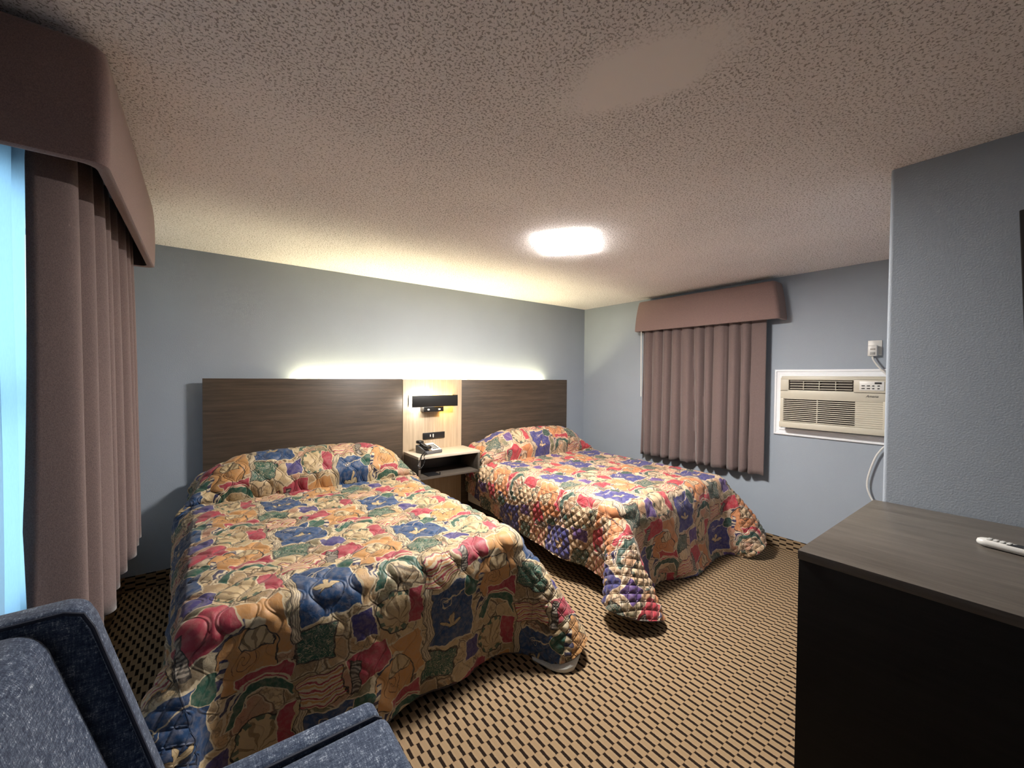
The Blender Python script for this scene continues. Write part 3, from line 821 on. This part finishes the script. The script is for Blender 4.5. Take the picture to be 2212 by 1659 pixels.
def drape_cloth(x0, x1, zt, yh, yf, dl, dr_, df_, steps=230, its=9, seed=1, floor=.012, flare=(1,1)):
    """position based cloth: a quilt laid over mattress and pillows, falling at both sides and the foot"""
    h = .032; rng = np.random.RandomState(seed)
    ytk = -.505                                     # where the spread is tucked in under the pillows
    hump = [(yh, zt+.20), (yh-.04, zt+.252), (yh-.12, zt+.272), (yh-.22, zt+.262), (yh-.30, zt+.225), (yh-.37, zt+.155), (yh-.405, zt+.07), (ytk, zt+.012)]
    path = hump+[(yf+.03, zt+.012), (yf-.02, zt-.03)]
    seg = [0]
    for a, c in zip(path, path[1:]): seg.append(seg[-1]+math.hypot(a[0]-c[0], a[1]-c[1]))
    stk = seg[len(hump)-1]; Ltop = seg[-1]
    nv = int(round((Ltop+df_)/h))+1; nu = int(round((x1-x0+dl+dr_)/h))+1
    us = np.arange(nu)*h - dl + x0; vs = np.arange(nv)*h
    py = np.interp(vs, seg, [p[0] for p in path]); pz = np.interp(vs, seg, [p[1] for p in path])
    ex = np.maximum(vs-Ltop, 0)
    P = np.zeros((nv, nu, 3)); U = np.zeros((nv, nu, 2))
    for j in range(nv):
        for i in range(nu):
            u = us[i]; s = max(x0-u, 0)-max(u-x1, 0); a = abs(s); e = ex[j]
            d = math.hypot(a, e); x = min(max(u, x0), x1); f = .30
            inn_ = min(1, max(0, min(u-x0, x1-u)/.30)); k = .35+.65*inn_*inn_*(3-2*inn_) if pz[j] > zt+.02 else 1
            k *= max(0, 1-a/.2) if pz[j] > zt+.02 else 1
            z = zt+(pz[j]-zt)*k-d*.93
            P[j, i] = (x-math.copysign(1, s)*a*f if a else x, py[j]-e*f, max(z, floor+.002*rng.rand()))
            U[j, i] = (u, yh-vs[j] if False else (ytk-(vs[j]-stk)))
    P += rng.randn(*P.shape)*.0015
    Vv = np.zeros_like(P)
    jt = int(round(stk/h))
    c = np.array([(x0+x1)/2, (yh+.0+yf)/2, zt/2]); hf = np.array([(x1-x0)/2, (yh-yf)/2, zt/2]); rr = np.array(.055)
    # pillow hump as an extruded ellipse with rounded ends
    pc_ = np.array([(x0+x1)/2, yh-.19, zt]); pa = np.array([(x1-x0)/2-.01, .235, .262])
    inu = (us > x0+.02) & (us < x1-.02)
    inn = np.clip(np.minimum(us-x0, x1-us)/.30, 0, 1); inn = inn*inn*(3-2*inn)
    hv = np.ones((nv, nu, 1)); hv[:jt] = (.68+.40*inn)[None, :, None]
    def con(a, c_, L, k, comp=1.0):
        d = P[c_]-P[a]; n = np.sqrt((d*d).sum(-1, keepdims=True))+1e-9
        e = (n-L)/n
        if comp != 1.0: e = np.where(e < 0, e*comp, e)
        q = d*(.5*k*e); P[a] += q; P[c_] -= q
    A = slice(None)
    def pairs(n, s):
        """slices for disjoint pairs (i, i+s)"""
        out = []
        for o in range(2*s):
            idx = np.arange(o, n-s, 2*s)
            if len(idx): out.append((idx, idx+s))
        return out
    pu1, pv1 = pairs(nu, 1), pairs(nv, 1); pu3, pv3 = pairs(nu, 3), pairs(nv, 3); pu6, pv6 = pairs(nu, 6), pairs(nv, 6)
    dt = 1/60
    for st in range(steps):
        damp = .965 if st < steps*.7 else .90
        Vv *= damp; Vv[..., 2] -= 1.6*dt
        O = P.copy(); P = P+Vv*dt
        for it in range(its):
            for a, c_ in pu1: con((A, a), (A, c_), h, 1.0)
            for a, c_ in pv1: con((a, A), (c_, A), h*hv[a], 1.0)
            if it % 2 == 0:
                Ls = h*math.sqrt(2)
                for (a, c_) in pu1:
                    for s0 in (0, 1):
                        j0 = np.arange(s0, nv-1, 2)
                        con((j0[:, None], a[None]), (j0[:, None]+1, c_[None]), Ls, .45)
                        con((j0[:, None]+1, a[None]), (j0[:, None], c_[None]), Ls, .45)
                for a, c_ in pu3: con((A, a), (A, c_), 3*h, .35)
                for a, c_ in pv3: con((a, A), (c_, A), 3*h*hv[a], .35)
                for a, c_ in pu6: con((A, a), (A, c_), 6*h, .10)
                for a, c_ in pv6: con((a, A), (c_, A), 6*h*hv[a], .10)
        # tuck
        P[jt, inu, 1] = ytk+.02; P[jt, inu, 2] = np.minimum(P[jt, inu, 2], zt+.006)
        P[0, :, 1] = yh-.004
        # mattress
        q = P-c; s = np.sign(q); q = np.abs(q)-(hf-rr); qm = np.maximum(q, 0); ln = np.sqrt((qm**2).sum(-1))
        inside = q.max(-1); sd = np.where(inside > 0, ln, inside)-rr-.008
        g = np.where((inside > 0)[..., None], qm/(ln[..., None]+1e-9), (q == inside[..., None]).astype(float))*s
        hit = sd < 0
        P = P-np.where(hit[..., None], g*sd[..., None], 0)
        # pillow
        q2 = (P-pc_); ax = np.maximum(np.abs(q2[..., 0])-(pa[0]-.30), 0)/.32
        e2 = np.sqrt(ax**2+(q2[..., 1]/pa[1])**2+(np.maximum(q2[..., 2], 0)/pa[2])**2)
        hit2 = (e2 < 1) & (q2[..., 2] > 0) & (np.arange(nv)[:, None] < jt-1)
        sc2 = np.where(hit2, 1/np.maximum(e2, .2), 1)
        P[..., 2] = np.where(hit2, pc_[2]+q2[..., 2]*sc2+np.where(q2[..., 2] < .03, .006, 0), P[..., 2])
        P[..., 1] = np.where(hit2, pc_[1]+q2[..., 1]*(1+(sc2-1)*.5), P[..., 1])
        fl = P[..., 2] < floor
        P[..., 2] = np.maximum(P[..., 2], floor)
        P[..., 1] = np.minimum(P[..., 1], yh); P[..., 0] = np.clip(P[..., 0], LX+.03, -.03)
        by = (P[..., 1] > -.47) & (P[..., 2] < .83)         # the nightstand stands between the beds
        if x0 > -2.2: P[..., 0] = np.where(by, np.maximum(P[..., 0], -1.928), P[..., 0])
        else: P[..., 0] = np.where(by, np.minimum(P[..., 0], -2.622), P[..., 0])
        Vv = (P-O)/dt
        fr = (hit | hit2 | fl); Vv[fr] *= .45
        sp = np.sqrt((Vv**2).sum(-1, keepdims=True)); Vv *= np.minimum(1, 2.0/(sp+1e-9))
    return P, U, dict(zt=zt, x0=x0, x1=x1, yf=yf, stk=stk, h=h)

def ogee2(U, w=.075, p=.15, amp=.027):
    u, v = U[..., 0], U[..., 1]
    s = amp*np.sin(2*PI*v/p)
    f = lambda t: np.abs(t/(2*w)-np.floor(t/(2*w)+.5))*2*w
    return np.minimum(f(u-s), f(u-w+s))
def diamond(U, s=.062):
    a = (U[..., 0]*.8+U[..., 1])/s; c = (U[..., 0]*.8-U[..., 1])/s
    f = lambda t: np.abs(t-np.round(t))*s
    return np.minimum(f(a), f(c))

def quilt_mesh(P, U, info, off, k=5, side_amp=.011, top_amp=.010, foot_amp=.006):
    Pf = cubic_up(P, k); Uf = cubic_up(np.concatenate([U, U[..., :1]*0], -1), k)[..., :2]
    dx = np.gradient(Pf, axis=1); dy = np.gradient(Pf, axis=0)
    N = np.cross(dy, dx); N /= np.sqrt((N**2).sum(-1, keepdims=True))+1e-9
    if N[N.shape[0]//3, N.shape[1]//2, 2] < 0: N = -N
    side = np.clip(np.maximum(info['x0']-Uf[..., 0], Uf[..., 0]-info['x1'])/.03+.5, 0, 1)
    foot = np.clip((info['yf']+.02-Uf[..., 1])/.06, 0, 1)*(1-side)
    top = (1-side)*(1-foot)
    Us = Uf+np.array(off)
    wU = Us+.008*np.stack([np.sin(Us[..., 1]*21+1), np.sin(Us[..., 0]*17)], -1)
    puff = lambda d, w: np.sqrt(np.clip(d/w, 0, 1))
    hgt = top*top_amp*puff(ogee2(wU), .030)+foot*foot_amp*puff(ogee2(wU), .030)+side*side_amp*puff(diamond(wU), .026)
    # fine random rumples
    rs = np.random.RandomState(5); r = np.zeros(hgt.shape)
    for _ in range(26):
        fx, fy = rs.uniform(-60, 60, 2); r += np.sin(Uf[..., 0]*fx+Uf[..., 1]*fy+rs.uniform(0, 6.3))*.0004
    hgt = hgt+r+side*np.abs(r)*1.5
    zone = np.stack([np.clip(np.maximum(info['x0']-Uf[..., 0], Uf[..., 0]-info['x1']), -.1, .1), foot], -1)
    return Pf+N*hgt[..., None], Uf, N, Pf, zone

def grid_to_mesh(name, G, U=None, flip=False, keep=None, zone=None):
    nv, nu = G.shape[:2]
    me = bpy.data.meshes.new(name)
    i = (np.arange(nv-1)[:, None]*nu+np.arange(nu-1)[None]).ravel()
    q = np.stack([i, i+1, i+nu+1, i+nu], -1)
    if keep is not None: q = q[keep.ravel()]
    if flip: q = q[:, ::-1]
    me.vertices.add(nv*nu); me.vertices.foreach_set('co', G.reshape(-1).astype(np.float32))
    me.loops.add(q.size); me.loops.foreach_set('vertex_index', q.ravel().astype(np.int32))
    me.polygons.add(len(q)); me.polygons.foreach_set('loop_start', (np.arange(len(q))*4).astype(np.int32))
    me.update(calc_edges=True)
    if U is not None:
        l = me.uv_layers.new(name='cloth'); l.data.foreach_set('uv', U.reshape(-1, 2)[q.ravel()].astype(np.float32).ravel())
    if zone is not None:
        l = me.uv_layers.new(name='zone'); l.data.foreach_set('uv', zone.reshape(-1, 2)[q.ravel()].astype(np.float32).ravel())
    if keep is not None:
        b = bmesh.new(); b.from_mesh(me)
        bmesh.ops.delete(b, geom=[v for v in b.verts if not v.link_faces], context='VERTS'); b.to_mesh(me); b.free()
    return me

def round_corner(G, Uf, info, dl, dr_, df_, p):
    """trim the two foot corners of the quilt to a soft curve (returns grid, keep mask)"""
    a = np.maximum(info['x0']-Uf[..., 0], 0)/dl+np.maximum(Uf[..., 0]-info['x1'], 0)/dr_
    e = np.maximum(info['yf']-.02-Uf[..., 1], 0)/df_
    g = (a**p+e**p)**(1/p); out = g > 1
    nv, nu = g.shape; jj, ii = np.mgrid[0:nv, 0:nu].astype(float)
    sx = np.where(Uf[..., 0] < info['x0'], -1., 1.)
    hu = abs(Uf[0, 1, 0]-Uf[0, 0, 0]); hv = abs(Uf[1, 0, 1]-Uf[0, 0, 1])
    sc = 1-1/np.maximum(g, 1)
    di = np.where(a > 0, -sx*a*np.where(sx < 0, dl, dr_)*sc/hu, 0); dj = -e*df_*sc/hv
    fi = np.clip(ii+di, 0, nu-1.001); fj = np.clip(jj+dj, 0, nv-1.001)
    i0 = fi.astype(int); j0 = fj.astype(int); fx = (fi-i0)[..., None]; fy = (fj-j0)[..., None]
    S_ = lambda A: (A[j0, i0]*(1-fx)+A[j0, i0+1]*fx)*(1-fy)+(A[j0+1, i0]*(1-fx)+A[j0+1, i0+1]*fx)*fy
    return S_, ~(out[:-1, :-1] & out[1:, :-1] & out[:-1, 1:] & out[1:, 1:]), g

def make_bed(label_bed, label_spread, x0, x1, mat, off, seed, drops, yf, pw, side_amp=.011, top_amp=.014, flap=False):
    yh, zt = -.105, .645
    bd = thing('bed', label_bed, 'bed', ((x0+x1)/2, (yh+yf)/2, 0))
    b = bm_new(); bx(b, x0+.015, x1-.015, yf+.02, yh-.005, .42, zt-.012, .045, 4); obj('mattress', b, M['ticking'], bd)
    b = bm_new(); bx(b, x0+.02, x1-.02, yf+.02, yh-.005, .19, .418, .02, 3); obj('box_spring', b, M['ticking'], bd)
    b = bm_new(); bx(b, x0+.03, x1-.03, yf+.04, yh-.01, .15, .188, .004); obj('frame', b, M['black_metal'], bd)
    for x in (x0+.12, x1-.12):
        for y in (yf+.15, yh-.2):
            b = bm_new(); tube(b, [(x, y, .149), (x, y, 0)], .02, 10); obj('leg', b, M['black_metal'], bd)
    P, U, info = drape_cloth(x0, x1, zt, yh-.012, yf, *drops, seed=seed)
    U2 = U.copy(); U2[..., 0] += off[0]; U2[..., 1] += off[1]
    G, Uf, N, Pf, zone = quilt_mesh(P, U, info, off, side_amp=side_amp, top_amp=top_amp)
    Ush = Uf+np.array(off)
    sp = thing('bedspread', label_spread, 'bedspread', ((x0+x1)/2, (yh+yf)/2, zt))
    Sf, keep, gg = round_corner(G, Uf, info, drops[0]+.01, drops[1]+.01, drops[2]+.01, pw)
    G = Sf(G); Ush = Sf(Ush); Pf = Sf(Pf); N = Sf(N); zone = Sf(zone)
    o = obj('quilted_cover', grid_to_mesh('quilted_cover', G, Ush, keep=keep, zone=zone), mat, sp, smooth=True, ang=180)
    Ln = Pf-N*.006; Ln[..., 2] = np.maximum(Ln[..., 2], .004)
    o = obj('lining', grid_to_mesh('lining', Ln, None, True, keep=keep), M['lining'], sp, smooth=True, ang=180); o['label'] = 'plain white underside'
    # hem: left edge, curved corner, foot, curved corner, right edge
    rim = [tuple(p) for p in Pf[:, 0]]+[tuple(p) for p in Pf[-1, 1:]]+[tuple(p) for p in Pf[::-1, -1][1:]]
    pts = [rim[0]]
    for p in rim[1:]:
        if (Vector(p)-Vector(pts[-1])).length > .018: pts.append(p)
    if flap:
        a_ = np.maximum(Uf[..., 0]-info['x1'], 0)/drops[1]; e_ = np.maximum(info['yf']-.02-Uf[..., 1], 0)/drops[2]
        nvv = Pf.shape[0]; foot_row = Pf[-1]; arow = a_[-1]
        seg_ = [Vector(p) for p, q in zip(foot_row, arow) if .03 < q < .78]
        b = bm_new(); n_ = len(seg_); rows = []
        for i_, p in enumerate(seg_):
            t_ = i_/(n_-1); dpt = math.sin(PI*min(1, t_*1.02))**.6
            low = Vector((p.x-.03*dpt, p.y-.012*dpt, max(.008, p.z-.085*dpt)))
            mid = (p+low)*.5+Vector((.0, -.012*dpt, 0))
            rows.append([b.verts.new(x_) for x_ in (p+Vector((0,.012,.006)), p+Vector((0,.004,-.004)), mid, low, low+Vector((.01, .03*dpt+.004, .004)))])
        for r0, r1 in zip(rows, rows[1:]):
            for k_ in range(4): b.faces.new((r0[k_], r1[k_], r1[k_+1], r0[k_+1]))
        o = obj('turned_lining', b, M['lining'], sp, ang=180); o['label'] = 'white lining showing below the corner hem'
    b = bm_new(); tube(b, pts, .0055, 6); obj('hem_binding', b, M['binding'], sp)
    return bd, sp

make_bed('queen bed nearest the window under the blue and cream quilt', 'blue, red and cream patchwork print quilt on the bed nearest the window',
         -4.205, -2.705, M['quilt_a'], (.10, .12), 3, (.45, .46, .53), -2.085, 2.2, flap=True)
make_bed('queen bed nearest the closed curtain under the peach and purple quilt', 'peach, red and purple patchwork print quilt on the bed beside the closed curtain',
         -1.915, -.43, M['quilt_b'], (.25, .05), 8, (.45, .36, .58), -2.125, 1.8, side_amp=.015, top_amp=.012)

# ------------------------------------------------------------------ light and camera
wd = bpy.data.worlds.new('World'); SC.world = wd; wd.use_nodes = True
bg = wd.node_tree.nodes['Background']; bg.inputs[0].default_value = (.60, .85, 1.0, 1); bg.inputs[1].default_value = .48

cam = bpy.data.cameras.new('Camera'); co = bpy.data.objects.new('Camera', cam); COL.objects.link(co)
f_, X_, Y_, Z_, yaw, pit, rol = 882.2176, -4.1409, -3.8477, 1.5285, -.648072, -.0190637, .0091352
cyw, syw = math.cos(yaw), math.sin(yaw)
fw = Vector((-syw*math.cos(pit), cyw*math.cos(pit), math.sin(pit))); rt = Vector((cyw, syw, 0)); up = rt.cross(fw)
r2 = rt*math.cos(rol)+up*math.sin(rol); u2 = up*math.cos(rol)-rt*math.sin(rol)
co.matrix_world = Matrix(((r2.x,u2.x,-fw.x,X_),(r2.y,u2.y,-fw.y,Y_),(r2.z,u2.z,-fw.z,Z_),(0,0,0,1)))
cam.sensor_fit = 'HORIZONTAL'; cam.sensor_width = 36; cam.lens = f_/2212*36
cam.clip_start = .02
SC.camera = co
vs_ = SC.view_settings
vs_.view_transform = 'Standard'; vs_.look = 'None'; vs_.gamma = 1; vs_.use_curve_mapping = False; vs_.exposure = 2.8
SC.cycles.max_bounces = 10; SC.cycles.diffuse_bounces = 4
SC.cycles.sample_clamp_indirect = 6
